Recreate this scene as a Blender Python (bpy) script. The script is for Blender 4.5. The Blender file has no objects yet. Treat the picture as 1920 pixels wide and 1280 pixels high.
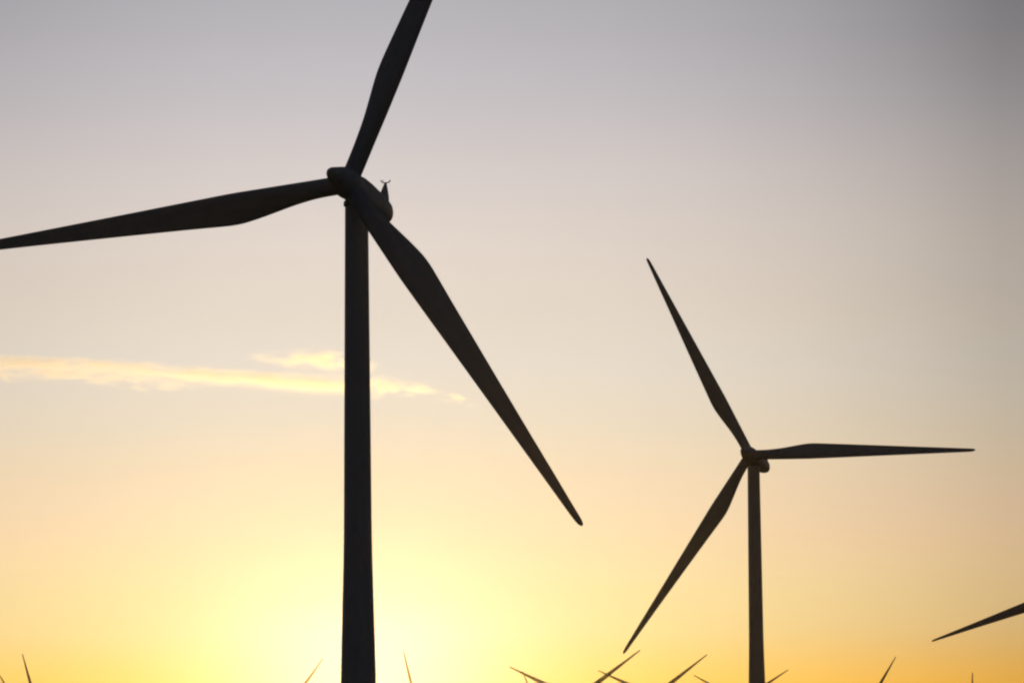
import bpy, bmesh, math, random
from mathutils import Matrix, Vector, noise

R = math.radians
S = bpy.context.scene
COL = S.collection

# ------------------------------------------------------------------ camera
CAM_Z = 1.7
cd = bpy.data.cameras.new('camera')
cam = bpy.data.objects.new('camera', cd)
COL.objects.link(cam)
S.camera = cam
cd.sensor_width = 36.0
cd.lens = 7500 / 1920 * 36.0            # long telephoto
cd.clip_start = 0.5
cd.clip_end = 90000
cam.matrix_world = (Matrix.Translation((0, 0, CAM_Z))
                    @ Matrix.Rotation(math.pi / 2 + math.atan(875 / 7500), 4, 'X')
                    @ Matrix.Rotation(-0.0085, 4, 'Z'))

# ------------------------------------------------------------------ sun
SUN_AZ, SUN_EL = -2.15, 1.7             # degrees; azimuth from +Y towards +X
sd = Vector((math.sin(R(SUN_AZ)) * math.cos(R(SUN_EL)),
             math.cos(R(SUN_AZ)) * math.cos(R(SUN_EL)), math.sin(R(SUN_EL))))
ld = bpy.data.lights.new('sun', 'SUN')
ld.energy = 0.3
ld.angle = R(0.5)
ld.color = (1.0, 0.68, 0.22)
lo = bpy.data.objects.new('sun', ld)
COL.objects.link(lo)
lo.rotation_euler = sd.to_track_quat('Z', 'Y').to_euler()

# ------------------------------------------------------------------ sky
def lin(c):
    return tuple((v / 255 / 12.92) if v / 255 <= 0.04045 else ((v / 255 + 0.055) / 1.055) ** 2.4 for v in c)

w = bpy.data.worlds.new('World')
S.world = w
w.use_nodes = True
nt = w.node_tree
N, L = nt.nodes, nt.links
for n in list(N):
    N.remove(n)

def mth(op, a, b=None, c=None, clamp=False):
    n = N.new('ShaderNodeMath'); n.operation = op; n.use_clamp = clamp
    for i, v in enumerate((a, b, c)):
        if v is None:
            continue
        if isinstance(v, (int, float)):
            n.inputs[i].default_value = v
        else:
            L.new(v, n.inputs[i])
    return n.outputs[0]

def ramp(fac, stops, interp='CARDINAL'):
    n = N.new('ShaderNodeValToRGB')
    cr = n.color_ramp
    cr.interpolation = interp
    while len(cr.elements) < len(stops):
        cr.elements.new(0.5)
    for e, (p, c) in zip(cr.elements, stops):
        e.position = p
        e.color = (*c, 1)
    L.new(fac, n.inputs[0])
    return n.outputs[0]

def vm(op, a, b):
    n = N.new('ShaderNodeVectorMath'); n.operation = op
    for i, v in enumerate((a, b)):
        if isinstance(v, tuple):
            n.inputs[i].default_value = v
        elif i == 1 and op == 'SCALE':
            if isinstance(v, (int, float)):
                n.inputs['Scale'].default_value = v
            else:
                L.new(v, n.inputs['Scale'])
        else:
            L.new(v, n.inputs[i])
    return n.outputs[0]

tc = N.new('ShaderNodeTexCoord')
sx = N.new('ShaderNodeSeparateXYZ')
L.new(tc.outputs['Generated'], sx.inputs[0])
DEG = 180 / math.pi
el = mth('MULTIPLY', mth('ARCSINE', sx.outputs[2]), DEG)          # elevation, degrees
az = mth('MULTIPLY', mth('ARCTAN2', sx.outputs[0], sx.outputs[1]), DEG)

# twilight colour by elevation (degrees)
SKY_EL = [(-4, (.06, .03, .015)), (0, (1.0, .46, .10)), (1.0, (1.25, .55, .06)), (1.8, (1.25, .61, .09)), (2.4, (1.133, .697, .275)), (3.2, (1.12, .78, .404)),
          (3.9, (1.13, .80, .500)), (5.1, (1.013, .827, .603)), (6.2, (.922, .827, .700)), (7.0, (.900, .800, .685)), (8.4, (.85, .763, .703)),
          (9.3, (.765, .705, .690)), (10.0, (.690, .650, .668)), (10.8, (.612, .592, .625)), (11.6, (.545, .538, .570)), (13, (.45, .45, .49)),
          (17, (.26, .27, .32)), (26, (.10, .115, .15)), (60, (.055, .065, .09))]
elf = mth('DIVIDE', mth('ADD', el, 4), 64, clamp=True)
base = vm('SCALE', ramp(elf, [((e + 4) / 64, tuple(v * .5 for v in c)) for e, c in SKY_EL]), 2.0)
# faint uneven haze layers
nzt = N.new('ShaderNodeTexNoise'); nzt.inputs['Scale'].default_value = 14; nzt.inputs['Detail'].default_value = 5; nzt.inputs['Roughness'].default_value = .6
mpt = N.new('ShaderNodeMapping'); mpt.inputs['Scale'].default_value = (1, 1, 3.5)
L.new(tc.outputs['Generated'], mpt.inputs[0]); L.new(mpt.outputs[0], nzt.inputs['Vector'])
base = vm('SCALE', base, mth('MULTIPLY_ADD', mth('SUBTRACT', nzt.outputs['Fac'], .5), .06, .995))
# twilight arch plus lens vignetting put into the sky: dimmer off the sun's azimuth
K_AZ = [(-180, .985), (-90, .975), (-45, .94), (-25, .8), (-14, .55), (-10, .40), (-7.2, .31), (-5, .217), (-2.5, .173), (0.5, .21), (2.3, .26), (4.4, .389),
        (5.8, .519), (7.2, .673), (10, .75), (16, .83), (30, .93), (60, .97), (180, .985)]
k = ramp(mth('DIVIDE', mth('ADD', az, 180), 360, clamp=True), [((a + 180) / 360, (v, v, v)) for a, v in K_AZ])
wel = ramp(mth('DIVIDE', el, 30, clamp=True), [(p / 30, (v, v, v)) for p, v in
           ((0, .62), (2, .641), (5, .689), (7, .749), (9.5, .857), (11.5, 1.0), (16, 1.0))])
far = ramp(mth('DIVIDE', mth('ABSOLUTE', az), 60, clamp=True), [(p, (v, v, v)) for p, v in ((0.12, 0), (0.2, .06), (0.32, .28), (0.5, .65), (0.75, .92), (1, 1.0))])
wtot = mth('ADD', wel, mth('MULTIPLY', mth('SUBTRACT', 1, wel), far))
M = mth('SUBTRACT', 1, mth('MULTIPLY', k, wtot))
sky = vm('SCALE', base, M)
# glow round the sun
daz = mth('SUBTRACT', az, SUN_AZ)
dele = mth('SUBTRACT', el, SUN_EL)
def glow(col, sa, se):
    q = mth('ADD', mth('POWER', mth('DIVIDE', mth('ABSOLUTE', daz), sa), 2),
            mth('POWER', mth('DIVIDE', mth('ABSOLUTE', dele), se), 2))
    return vm('SCALE', col, mth('EXPONENT', mth('MULTIPLY', q, -1)))
sky = vm('ADD', sky, glow((0, 0, .403), 2.04, 1.36))
sky = vm('ADD', sky, glow((0, .21, .105), 6.8, 2.22))
away = mth('SMOOTH_MIN', mth('DIVIDE', mth('POWER', mth('ADD', mth('POWER', mth('SUBTRACT', az, SUN_AZ), 2), mth('POWER', el, 2)), .5), 45), 1.0, .3)
sky = vm('ADD', sky, vm('SCALE', (.009, .012, .020), mth('POWER', mth('MAXIMUM', away, 0), 2)))          # dim blue of the dusk sky all round
# the rest of the sky dome: a low evening sky
nish = N.new('ShaderNodeTexSky')
nish.sky_type = 'NISHITA'
nish.sun_disc = False
nish.sun_elevation = R(SUN_EL)
nish.sun_rotation = R(SUN_AZ)
bg1 = N.new('ShaderNodeBackground'); bg2 = N.new('ShaderNodeBackground')
L.new(nish.outputs[0], bg1.inputs[0]); bg1.inputs[1].default_value = 0.0015
L.new(sky, bg2.inputs[0]); bg2.inputs[1].default_value = 1.0
ad = N.new('ShaderNodeAddShader')
L.new(bg1.outputs[0], ad.inputs[0]); L.new(bg2.outputs[0], ad.inputs[1])
out = N.new('ShaderNodeOutputWorld')
L.new(ad.outputs[0], out.inputs['Surface'])

S.view_settings.view_transform = 'Standard'
S.view_settings.look = 'None'
S.view_settings.exposure = 0
S.view_settings.gamma = 1
S.render.engine = 'CYCLES'
S.cycles.filter_width = 2.3            # soft lens
S.cycles.max_bounces = 4
S.cycles.volume_bounces = 0

# ------------------------------------------------------------------ materials
def new_mat(name):
    m = bpy.data.materials.new(name)
    m.use_nodes = True
    return m, m.node_tree.nodes, m.node_tree.links, m.node_tree.nodes['Principled BSDF']

def paint(name, base_col, rough):
    m, n, l, b = new_mat(name)
    tcn = n.new('ShaderNodeTexCoord')
    nz = n.new('ShaderNodeTexNoise'); nz.inputs['Scale'].default_value = 0.35; nz.inputs['Detail'].default_value = 6
    mp = n.new('ShaderNodeMapping'); mp.inputs['Scale'].default_value = (3, 3, .5)
    cr = n.new('ShaderNodeValToRGB')
    cr.color_ramp.elements[0].position = .35; cr.color_ramp.elements[1].position = .7
    cr.color_ramp.elements[0].color = (*[c * .88 for c in base_col], 1)
    cr.color_ramp.elements[1].color = (*base_col, 1)
    l.new(tcn.outputs['Object'], mp.inputs[0]); l.new(mp.outputs[0], nz.inputs['Vector'])
    l.new(nz.outputs['Fac'], cr.inputs[0]); l.new(cr.outputs[0], b.inputs['Base Color'])
    b.inputs['Roughness'].default_value = rough
    b.inputs['Specular IOR Level'].default_value = 0.45
    return m

M_TOWER = paint('tower_paint', (.76, .75, .73), .45)
M_BLADE = paint('blade_gelcoat', (.55, .55, .55), .6)
M_NAC = paint('nacelle_fibreglass', (.70, .70, .70), .4)
M_STEEL = paint('galvanised_steel', (.30, .31, .32), .55)

# ------------------------------------------------------------------ helpers
def link_mesh(name, bm, mat, parent=None, smooth=True, sharp=50):
    me = bpy.data.meshes.new(name)
    bmesh.ops.recalc_face_normals(bm, faces=bm.faces)
    for f in bm.faces:
        f.smooth = smooth
    if smooth:
        for e in bm.edges:
            if len(e.link_faces) == 2 and e.calc_face_angle(0) > R(sharp):
                e.smooth = False
    bm.to_mesh(me); bm.free()
    me.materials.append(mat)
    o = bpy.data.objects.new(name, me)
    COL.objects.link(o)
    o.parent = parent
    return o

def loft(bm, rings, cap_a=True, cap_b=True):
    vr = [[bm.verts.new(p) for p in r] for r in rings]
    n = len(vr[0])
    for a, b in zip(vr, vr[1:]):
        for i in range(n):
            bm.faces.new((a[i], a[(i + 1) % n], b[(i + 1) % n], b[i]))
    if cap_a:
        bm.faces.new(vr[0][::-1])
    if cap_b:
        bm.faces.new(vr[-1])

def circle(r, z, n=48):
    return [(r * math.cos(2 * math.pi * i / n), r * math.sin(2 * math.pi * i / n), z) for i in range(n)]

def interp(tab, x):
    for (x0, y0), (x1, y1) in zip(tab, tab[1:]):
        if x <= x1:
            t = (x - x0) / (x1 - x0)
            return y0 + (y1 - y0) * t
    return tab[-1][1]

def smooth_tab(tab, x, d):
    return sum(interp(tab, min(max(x + o * d, tab[0][0]), tab[-1][0])) for o in (-1, -.5, 0, .5, 1)) / 5

# ------------------------------------------------------------------ the turbine (hub height 65.5 m, rotor radius 46 m)
HUB_H = 65.5
ROTOR_R = 46.0
TILT, CONE = R(7.3), R(3)
OVERHANG = 2.3                          # rotor plane in front of the tower axis
TOP_Z = HUB_H - 1.75

def tower_bm():
    bm = bmesh.new()
    prof = [(0, 2.15), (.25, 2.15), (.25, 2.07), (5, 1.98), (10, 1.88), (15.5, 1.77), (22, 1.57), (27, 1.42), (29.4, 1.365), (32, 1.34)]
    z = 36
    while z < TOP_Z - 1:
        prof.append((z, 1.34 - .215 * (z - 32) / (TOP_Z - 32)))
        z += 6
    prof += [(TOP_Z, 1.125)]
    prof = [(z, r * interp([(0, 1.0), (16, 1.01), (30, 1.055), (70, 1.055)], z)) for z, r in prof]
    loft(bm, [circle(r, z) for z, r in prof])
    # section flanges
    for z in (29.0, 48.0):
        r = interp(prof, z) + .012
        loft(bm, [circle(r, z - .12), circle(r, z + .12)])
    return bm

def collar_bm():
    bm = bmesh.new()
    loft(bm, [circle(1.19, TOP_Z), circle(1.33, TOP_Z + .08), circle(1.33, TOP_Z + .5), circle(1.2, TOP_Z + .62)])
    return bm

def rbox_ring(w, h, s, cz, n=40, p=3.0):
    """rounded section across the nacelle axis: local y = axis (nose -y)"""
    out = []
    for i in range(n):
        a = 2 * math.pi * i / n
        c, sn = math.cos(a), math.sin(a)
        out.append((math.copysign(abs(c) ** (2 / p), c) * w, s, cz + math.copysign(abs(sn) ** (2 / p), sn) * h))
    return out

# nacelle and hub are modelled round the rotor axis: origin = rotor centre, -y = towards the nose
def nacelle_bm():
    bm = bmesh.new()
    prof = [(1.25, 1.20, 1.22, 0, 2.2), (1.32, 1.33, 1.35, 0, 2.4), (2.2, 1.36, 1.40, 0, 3.0), (4, 1.36, 1.40, 0, 3.2), (6.5, 1.33, 1.34, 0, 3.0),
            (8.4, 1.28, 1.27, .0, 2.8), (9.3, 1.20, 1.18, .0, 2.6), (9.85, 1.04, 1.02, .0, 2.4), (10.25, .82, .80, .0, 2.2), (10.5, .54, .53, .0, 2.1), (10.6, .24, .23, .0, 2.0)]
    loft(bm, [rbox_ring(w_, h, s, cz - .065 * max(s - 1.3, 0), n=64, p=p) for s, w_, h, cz, p in prof])
    return bm

def spinner_bm():
    bm = bmesh.new()
    prof = [(1.2, 1.36), (1.15, 1.46), (.6, 1.52), (0, 1.55), (-.8, 1.52), (-1.6, 1.38), (-2.4, 1.15), (-3.1, .93), (-3.7, .76), (-4.15, .62), (-4.45, .48), (-4.65, .32), (-4.74, .14)]
    n = 48
    loft(bm, [[(r * math.cos(2 * math.pi * i / n), s, r * math.sin(2 * math.pi * i / n)) for i in range(n)] for s, r in prof])
    return bm

MAST_X = .55

def mast_bm():
    """tapered fin-like mount on the nacelle roof"""
    bm = bmesh.new()
    z0, z1 = .58, 2.45
    secs = [(z0, 7.55, 9.15, .30), (z0 + .6, 7.8, 9.05, .26), (z0 + 1.2, 8.1, 8.9, .19), (z1 - .2, 8.36, 8.76, .12), (z1, 8.42, 8.70, .1)]
    rings = []
    for z, a, b, hw in secs:
        r_ = min(.08, hw * .5)
        rings.append([(MAST_X + px, py, z) for px, py in ((-hw + r_, a), (hw - r_, a), (hw, a + r_), (hw, b - r_), (hw - r_, b), (-hw + r_, b), (-hw, b - r_), (-hw, a + r_))])
    loft(bm, rings)
    return bm

def tube(bm, a, b, r, n=10):
    a, b = Vector(a), Vector(b)
    q = (b - a).to_track_quat('Z', 'Y')
    ring = lambda c: [tuple(c + q @ Vector((r * math.cos(2 * math.pi * i / n), r * math.sin(2 * math.pi * i / n), 0))) for i in range(n)]
    loft(bm, [ring(a), ring(b)])

def sensor_bm():
    """two raised arms with a cup anemometer and a vane"""
    bm = bmesh.new()
    top = Vector((MAST_X, 8.56, 2.43))
    tube(bm, top, top + Vector((-.42, -.05, .10)), .06)
    tube(bm, top, top + Vector((.42, .05, .10)), .06)
    tube(bm, top + Vector((-.42, -.05, .08)), top + Vector((-.42, -.05, .24)), .035)
    tube(bm, top + Vector((.42, .05, .08)), top + Vector((.42, .05, .24)), .035)
    for kx in range(3):
        a = 2 * math.pi * kx / 3
        c = top + Vector((-.42 + .14 * math.cos(a), -.05 + .14 * math.sin(a), .24))
        tube(bm, top + Vector((-.42, -.05, .24)), c, .015, 6)
        bmesh.ops.create_uvsphere(bm, u_segments=8, v_segments=6, radius=.06, matrix=Matrix.Translation(c))
    bmesh.ops.create_cube(bm, size=1, matrix=Matrix.Translation(top + Vector((.42, .16, .27))) @ Matrix.Diagonal((.02, .32, .14, 1)))
    return bm

# blade: local +z = span, leading edge towards +x (clockwise seen from the nose for a blade pointing up), -y = nose side
CHORD = [(1.0, 1.9), (3.0, 1.9), (4.6, 2.05), (6.5, 2.35), (9.0, 2.86), (11.3, 3.26), (12.5, 3.36), (13.8, 3.26), (18, 2.88), (26, 2.2), (34, 1.54), (41, 1.0), (44, .76), (45.2, .66), (45.7, .52), (45.95, .34), (46.05, .14)]
LEAD = [(1.0, .95), (3.0, .95), (12.5, 1.02), (18, .88), (26, .66), (34, .45), (41, .27), (44, .20), (45.2, .15), (45.7, .07), (45.95, -.04), (46.05, -.14)]
THICK = [(1.0, 1.0), (3.0, 1.0), (5, .84), (7.5, .62), (10, .46), (12.5, .36), (18, .27), (26, .22), (46.1, .17)]
TWIST = [(1.0, 13), (12.5, 11), (18, 7), (26, 4), (36, 1.5), (46.1, 0)]
PITCH = 3.0

def blade_bm():
    bm = bmesh.new()
    zs = [1.0, 2.2, 3.0, 3.7, 4.4, 5.2, 6.0, 7, 8, 9, 10, 11, 11.6, 12.2, 12.8, 13.4, 14, 15, 16.5, 18, 20, 23, 26, 29, 32, 35, 38, 40, 42, 43.4, 44.4, 45.0, 45.4, 45.7, 45.85, 45.95, 46.05]
    n = 32
    rings = []
    for z in zs:
        d = .9 if 2.0 < z < 17 else 0.05
        c = smooth_tab(CHORD, z, d if z < 30 else .05)
        le = smooth_tab(LEAD, z, d if z < 30 else .05)
        th = smooth_tab(THICK, z, d) * c
        tw = R(interp(TWIST, z) + PITCH)
        af = min(max((z - 3.2) / 8, 0), 1)      # circle -> aerofoil
        af = af * af * (3 - 2 * af)
        ring = []
        for i in range(n):
            a = 2 * math.pi * i / n
            u = (1 - math.cos(a)) / 2            # 0 = leading edge, 1 = trailing edge
            yc = math.sin(a) * .5
            sgn = 1 if a < math.pi else -1
            ya = sgn * 5 * .5 / .5 * (.2969 * math.sqrt(max(u, 0)) - .126 * u - .3516 * u * u + .2843 * u ** 3 - .1036 * u ** 4)
            y = (yc * (1 - af) + ya * af) * th + af * .03 * c * math.sin(math.pi * u)
            x = le - u * c
            ring.append((x * math.cos(tw) + y * math.sin(tw), -x * math.sin(tw) + y * math.cos(tw), z))
        rings.append(ring)
    loft(bm, rings)
    return bm

def tag(o, label, cat, group=None):
    o['label'] = label
    o['category'] = cat
    if group:
        o['group'] = group

AXIS = Matrix.Translation((0, 0, HUB_H)) @ Matrix.Rotation(-TILT, 4, 'X') @ Matrix.Translation((0, -OVERHANG, 0))

def blade_matrix(phase):
    # phase: direction of the blade counter-clockwise from the right, seen from the nose
    return AXIS @ Matrix.Rotation(math.pi / 2 - phase, 4, 'Y') @ Matrix.Rotation(CONE, 4, 'X')

root = bpy.data.objects.new('wind_turbine', None)
COL.objects.link(root)
P_tower = link_mesh('tower', tower_bm(), M_TOWER, root)
P_collar = link_mesh('yaw_collar', collar_bm(), M_STEEL, root)
P_nac = link_mesh('nacelle', nacelle_bm(), M_NAC, root)
P_nac.matrix_local = AXIS
P_mast = link_mesh('sensor_mast', mast_bm(), M_NAC, P_nac)
P_sens = link_mesh('wind_sensor', sensor_bm(), M_STEEL, P_nac)
P_spin = link_mesh('spinner', spinner_bm(), M_NAC, root)
P_spin.matrix_local = AXIS
blade0 = link_mesh('blade', blade_bm(), M_BLADE, root)
blades = [blade0]
for i in range(2):
    b = blade0.copy(); COL.objects.link(b); b.parent = root
    blades.append(b)

G_FAR = 'distant turbines along the bottom edge'
G_NEAR = 'wind turbines silhouetted against the sunset'
# rotor centre (x, y, z), phase of one blade (degrees), yaw, label, group
TURBINES = [
    ((-16.63, 403.86, 65.14), 66.5, 20.5, 'large near wind turbine with its thick tower in front of the sun glow', G_NEAR),
    ((46.42, 781.16, 70.08), 118.05, 21.0, 'smaller dark wind turbine in the right half with all three blades in view', G_NEAR),
    ((177.1, 1287.3, 69.9), 200.1, 20, 'wind turbine cut off by the right edge, only one dark sloping blade showing', G_NEAR),
    ((36.3, 2297.6, 63.9), 155.6, 20, 'distant turbine with blades in a wide V below the smaller turbine\'s lowest blade tip', G_FAR),
    ((97.4, 2765.1, 78.1), 156.7, 20, 'distant turbine with two blades in a V just left of the smaller turbine\'s tower', G_FAR),
    ((182.5, 3225.6, 85.9), 151.9, 20, 'distant turbine whose two short blade tips show on either side of the smaller turbine\'s tower', G_FAR),
    ((-400.5, 3285.7, 80.3), 126.5, 20, 'distant turbine showing a tiny blade tip in the bottom left corner', G_FAR),
    ((-326.4, 2760.0, 67.8), 109.7, 20, 'distant turbine with one steep brown blade near the bottom left corner', G_FAR),
    ((-163.1, 2875.0, 72.5), 54.0, 20, 'distant golden turbine blade leaning right, just left of the thick near tower', G_FAR),
    ((-63.8, 2695.3, 63.6), 106.2, 20, 'distant golden turbine blade leaning left, just right of the thick near tower', G_FAR),
    ((24.6, 3450.0, 78.9), 116.5, 20, 'distant turbine with a faint thin blade crossing the left arm of the wide V', G_FAR),
    ((262.1, 3000.0, 72.4), 59.6, 20, 'distant turbine with one brown blade leaning right, well right of the smaller turbine\'s tower', G_FAR),
    ((357.0, 3136.4, 58.9), 89.8, 20, 'distant turbine with one upright blade tip below the blade cut by the right edge', G_FAR),
]

def kids(o):
    return [c for c in COL.objects if c.parent == o]

def place(r, bl, hub, phase, yaw, label, group):
    ya = R(-yaw)
    off = Matrix.Rotation(ya, 4, 'Z') @ (AXIS @ Vector((0, 0, 0)))
    r.location = Vector(hub) - off
    r.rotation_euler = (0, 0, ya)
    for kx, b in enumerate(bl):
        b.matrix_local = blade_matrix(R(phase) + kx * 2 * math.pi / 3)
    tag(r, label, 'wind turbine', group)
    return r.location.copy()

SRC_PARTS = kids(root)
SRC_SUBS = {p.name: kids(p) for p in SRC_PARTS}
sites = []
for idx, t in enumerate(TURBINES):
    if idx == 0:
        r, bl = root, blades
    else:
        r = root.copy(); COL.objects.link(r)
        bl = []
        for p in SRC_PARTS:
            c = p.copy(); COL.objects.link(c); c.parent = r
            if p in blades:
                bl.append(c)
            for sub in SRC_SUBS[p.name]:
                s_ = sub.copy(); COL.objects.link(s_); s_.parent = c
    sites.append(place(r, bl, *t))

# ------------------------------------------------------------------ ground
def ground_z(x, y):
    sw = sz = 0.0
    for p in [Vector((0, 0, 0))] + sites:
        wgt = 1 / (1 + ((x - p.x) ** 2 + (y - p.y) ** 2) / 60 ** 2) ** 1.6
        sw += wgt; sz += wgt * p.z
    wb = 2e-5
    return (sz + wb * 4) / (sw + wb) - .15

gm, n, l, b = new_mat('field')
tcn = n.new('ShaderNodeTexCoord')
nz = n.new('ShaderNodeTexNoise'); nz.inputs['Scale'].default_value = .02; nz.inputs['Detail'].default_value = 8
nz2 = n.new('ShaderNodeTexNoise'); nz2.inputs['Scale'].default_value = 1.5; nz2.inputs['Detail'].default_value = 6
mx = n.new('ShaderNodeMix'); mx.data_type = 'RGBA'
cr = n.new('ShaderNodeValToRGB')
cr.color_ramp.elements[0].color = (.10, .085, .035, 1); cr.color_ramp.elements[1].color = (.20, .155, .075, 1)
cr2 = n.new('ShaderNodeValToRGB')
cr2.color_ramp.elements[0].color = (.08, .07, .028, 1); cr2.color_ramp.elements[1].color = (.17, .135, .06, 1)
l.new(tcn.outputs['Object'], nz.inputs['Vector']); l.new(tcn.outputs['Object'], nz2.inputs['Vector'])
l.new(nz.outputs['Fac'], cr.inputs[0]); l.new(nz2.outputs['Fac'], cr2.inputs[0])
mx.inputs[0].default_value = .5
l.new(cr.outputs[0], mx.inputs[6]); l.new(cr2.outputs[0], mx.inputs[7]); l.new(mx.outputs[2], b.inputs['Base Color'])
b.inputs['Roughness'].default_value = 1.0
b.inputs['Specular IOR Level'].default_value = 0
bp = n.new('ShaderNodeBump'); bp.inputs['Distance'].default_value = .96
l.new(nz2.outputs['Fac'], bp.inputs['Height']); l.new(bp.outputs[0], b.inputs['Normal'])

bm = bmesh.new()
def axis_pts(lo_, hi_, fine_lo, fine_hi, step, coarse):
    v, x = [], lo_
    while x < hi_:
        v.append(x)
        x += step if fine_lo <= x < fine_hi else coarse
    return v + [hi_]
xs = axis_pts(-8000, 8000, -600, 700, 20, 370)
ys = axis_pts(-4000, 9000, -100, 3700, 25, 390)
grid = [[bm.verts.new((x, y, ground_z(x, y))) for x in xs] for y in ys]
GMIN = min(v.co.z for row in grid for v in row)
for a, c in zip(grid, grid[1:]):
    for i in range(len(xs) - 1):
        bm.faces.new((a[i], a[i + 1], c[i + 1], c[i]))
g = link_mesh('ground', bm, gm)
g['kind'] = 'structure'

# ------------------------------------------------------------------ cloud
def volume_mat(name):
    m = bpy.data.materials.new(name)
    m.use_nodes = True
    n, l = m.node_tree.nodes, m.node_tree.links
    n.remove(n['Principled BSDF'])
    v = n.new('ShaderNodeVolumePrincipled')
    l.new(v.outputs[0], n['Material Output'].inputs['Volume'])
    return m, n, l, v

CLOUD_D = 20000.0
U = CLOUD_D / 7500.0                    # metres per photo pixel out there
def cloud_point(px, py):
    """a point of the cloud layer 20 km away, given azimuth and elevation in 1/7500 rad"""
    return Vector(((px - 960) * U, CLOUD_D, CAM_Z + (1515 - py) * U))

cloud_mat, n, l, v = volume_mat('cloud_vapour')
v.inputs['Color'].default_value = (1, .93, .86, 1)
v.inputs['Anisotropy'].default_value = .9
tcn = n.new('ShaderNodeTexCoord')
sep = n.new('ShaderNodeSeparateXYZ'); l.new(tcn.outputs['Object'], sep.inputs[0])
def cm(op, a_, b_=None, c_=None, clamp=False):
    q = n.new('ShaderNodeMath'); q.operation = op; q.use_clamp = clamp
    for i, val in enumerate((a_, b_, c_)):
        if val is None:
            continue
        if isinstance(val, (int, float)):
            q.inputs[i].default_value = val
        else:
            l.new(val, q.inputs[i])
    return q.outputs[0]
# object space of the cloud: x along the streak, z across it, in units of 100 photo pixels; u = photo x / 100
cx, cz = sep.outputs[0], sep.outputs[2]
def fnoise(scale, stretch, detail, off=0.0, rough=.55):
    mp = n.new('ShaderNodeMapping')
    mp.inputs['Scale'].default_value = (stretch, .12, 1)
    mp.inputs['Location'].default_value = (off, off * .7, off * 1.3)
    l.new(tcn.outputs['Object'], mp.inputs[0])
    t = n.new('ShaderNodeTexNoise'); t.inputs['Scale'].default_value = scale; t.inputs['Detail'].default_value = detail
    t.inputs['Roughness'].default_value = rough
    l.new(mp.outputs[0], t.inputs['Vector'])
    return t.outputs['Fac']
def curve(x_, pts, lo_, hi_):
    q = n.new('ShaderNodeValToRGB')
    e = q.color_ramp
    e.interpolation = 'CARDINAL'
    while len(e.elements) < len(pts):
        e.elements.new(.5)
    for el_, (p, val) in zip(e.elements, pts):
        el_.position = (p + 2) / 12
        el_.color = ((val - lo_) / (hi_ - lo_),) * 3 + (1,)
    l.new(cm('DIVIDE', cm('ADD', x_, 2), 12, clamp=True), q.inputs[0])
    return cm('MULTIPLY_ADD', q.outputs[0], hi_ - lo_, lo_)
wob = cm('ADD', cm('MULTIPLY', cm('SUBTRACT', fnoise(1.6, .45, 3, 3.1), .5), .10), cm('MULTIPLY', cm('SUBTRACT', fnoise(9, .35, 5, 5.3), .5), .13))
def band(centre, up, down, dens):
    """density of a streak with its own thickness above and below the centre line"""
    d = cm('SUBTRACT', cm('ADD', cz, wob), curve(cx, centre, -1, 1))
    above = cm('GREATER_THAN', d, 0)
    w_ = cm('ADD', cm('MULTIPLY', curve(cx, up, 0, 1), above), cm('MULTIPLY', curve(cx, down, 0, 1), cm('SUBTRACT', 1, above)))
    q = cm('POWER', cm('DIVIDE', cm('ABSOLUTE', d), cm('MAXIMUM', w_, .01)), 3.5)
    return cm('MULTIPLY', cm('EXPONENT', cm('MULTIPLY', q, -1)), curve(cx, dens, 0, 2))
# z is measured from photo y = 700 upwards
main = band([(-2, .36), (0, .29), (1, .24), (2, .18), (3, .09), (4, .0), (5, -.09), (6, -.17), (7, -.23), (8, -.30), (10, -.5)],
            [(-2, .08), (0, .06), (1, .05), (2, .045), (4, .045), (6, .05), (7, .045), (10, .05)],
            [(-2, .2), (0, .10), (1, .08), (2, .09), (4, .11), (6, .14), (7, .10), (10, .05)],
            [(-2, .6), (0, .8), (1, .95), (2, 1.05), (4, 1.15), (6, 1.1), (6.7, .9), (7.0, .0), (10, 0)])
lower = band([(-2, .08), (0, .06), (1, .03), (2, -.07), (2.8, -.19), (3.6, -.16), (10, -.3)], [(-2, .2), (1, .16), (4, .1), (10, .1)], [(-2, .12), (1, .10), (4, .06), (10, .1)],
             [(-2, .5), (0, .7), (1, .7), (2, .6), (3.5, .3), (4.6, 0), (10, 0)])
flick = band([(-2, .5), (4.8, .29), (5.5, .26), (6.2, .20), (7, .06), (10, 0)], [(-2, .1), (5, .05), (6, .16), (6.6, .14), (10, .1)],
             [(-2, .1), (5, .05), (6, .12), (7, .1), (10, .1)], [(-2, 0), (4.6, 0), (5.2, .7), (6.2, 1.0), (6.9, .4), (7.2, 0), (10, 0)])
wisp = band([(-2, 0), (6.6, -.22), (7.4, -.29), (8, -.38), (8.7, -.56), (9.2, -.72), (10, -1)], [(-2, .1), (7, .14), (8, .08), (9, .05), (10, .05)],
            [(-2, .1), (7, .13), (8, .06), (9, .05), (10, .04)], [(-2, 0), (6.6, 0), (7.0, .8), (7.8, .7), (8.6, .55), (9.4, .0), (10, 0)])
fine = fnoise(8.0, .28, 6, 1.7, .62)
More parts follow.
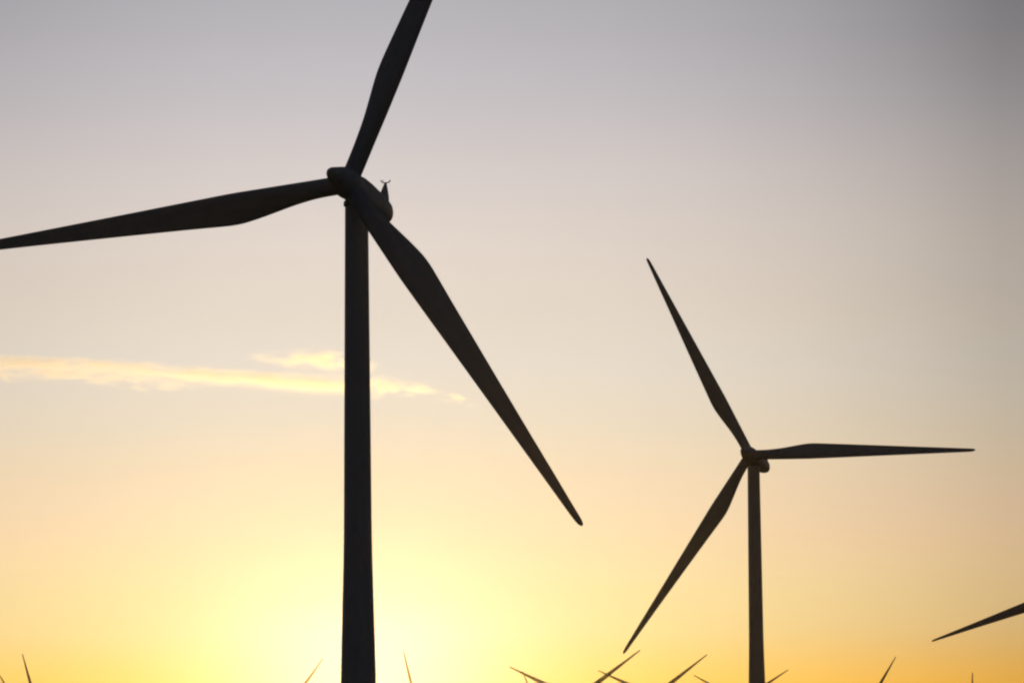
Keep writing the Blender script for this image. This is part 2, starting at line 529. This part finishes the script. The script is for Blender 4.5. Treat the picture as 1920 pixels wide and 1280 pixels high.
fib = cm('MULTIPLY_ADD', cm('SUBTRACT', fine, .5), 8.0, .42, clamp=True)
smooth_f = cm('MULTIPLY_ADD', cm('SUBTRACT', fnoise(6.0, .2, 6, 8.3), .5), 3.6, .82, clamp=True)
tot = cm('ADD', cm('MULTIPLY', main, smooth_f), cm('MULTIPLY', cm('ADD', lower, flick), fib))
bits = cm('MULTIPLY_ADD', cm('SUBTRACT', fine, .5), 11.0, .12, clamp=True)     # torn scraps at the thin end
tot = cm('ADD', tot, cm('MULTIPLY', wisp, bits))
# fade towards the skin of the domain and along the depth
tot = cm('MULTIPLY', tot, cm('EXPONENT', cm('MULTIPLY', cm('POWER', cm('DIVIDE', sep.outputs[1], .8), 2), -1)))
CLOUD_DENS = 0.0029
l.new(cm('MULTIPLY', tot, CLOUD_DENS), v.inputs['Density'])
cb = bmesh.new()
rings = []
for i in range(25):
    u = -1.4 + 11.0 * i / 24                      # hundred-pixel units
    mid = .12 - .04 * (u + 1.4)
    fat = math.sin(math.pi * min(max((i + .6) / 25.2, 0), 1)) ** .4
    rings.append([(u, 1.25 * math.cos(a) * fat, mid + .85 * math.sin(a) * fat) for a in [2 * math.pi * k_ / 24 for k_ in range(24)]])
loft(cb, rings)
cloud = link_mesh('cloud', cb, cloud_mat)
cloud.location = cloud_point(0, 697)
cloud.scale = (100 * U, 100 * U, 100 * U)
tag(cloud, 'long thin golden cloud streak crossing behind the near tower', 'cloud')
cloud_mat.cycles.volume_step_rate = .1

# ------------------------------------------------------------------ haze
hm, n, l, v = volume_mat('haze_air')
v.inputs['Color'].default_value = (1, .82, .55, 1)
v.inputs['Density'].default_value = 1.3e-5
v.inputs['Anisotropy'].default_value = .96
hb = bmesh.new()
bmesh.ops.create_cube(hb, size=1, matrix=Matrix.Translation((0, 2500, (GMIN - 1 + 136) / 2)) @ Matrix.Diagonal((16400, 13400, 136 - (GMIN - 1), 1)))
hz = link_mesh('haze', hb, hm, smooth=False)
hz['kind'] = 'stuff'
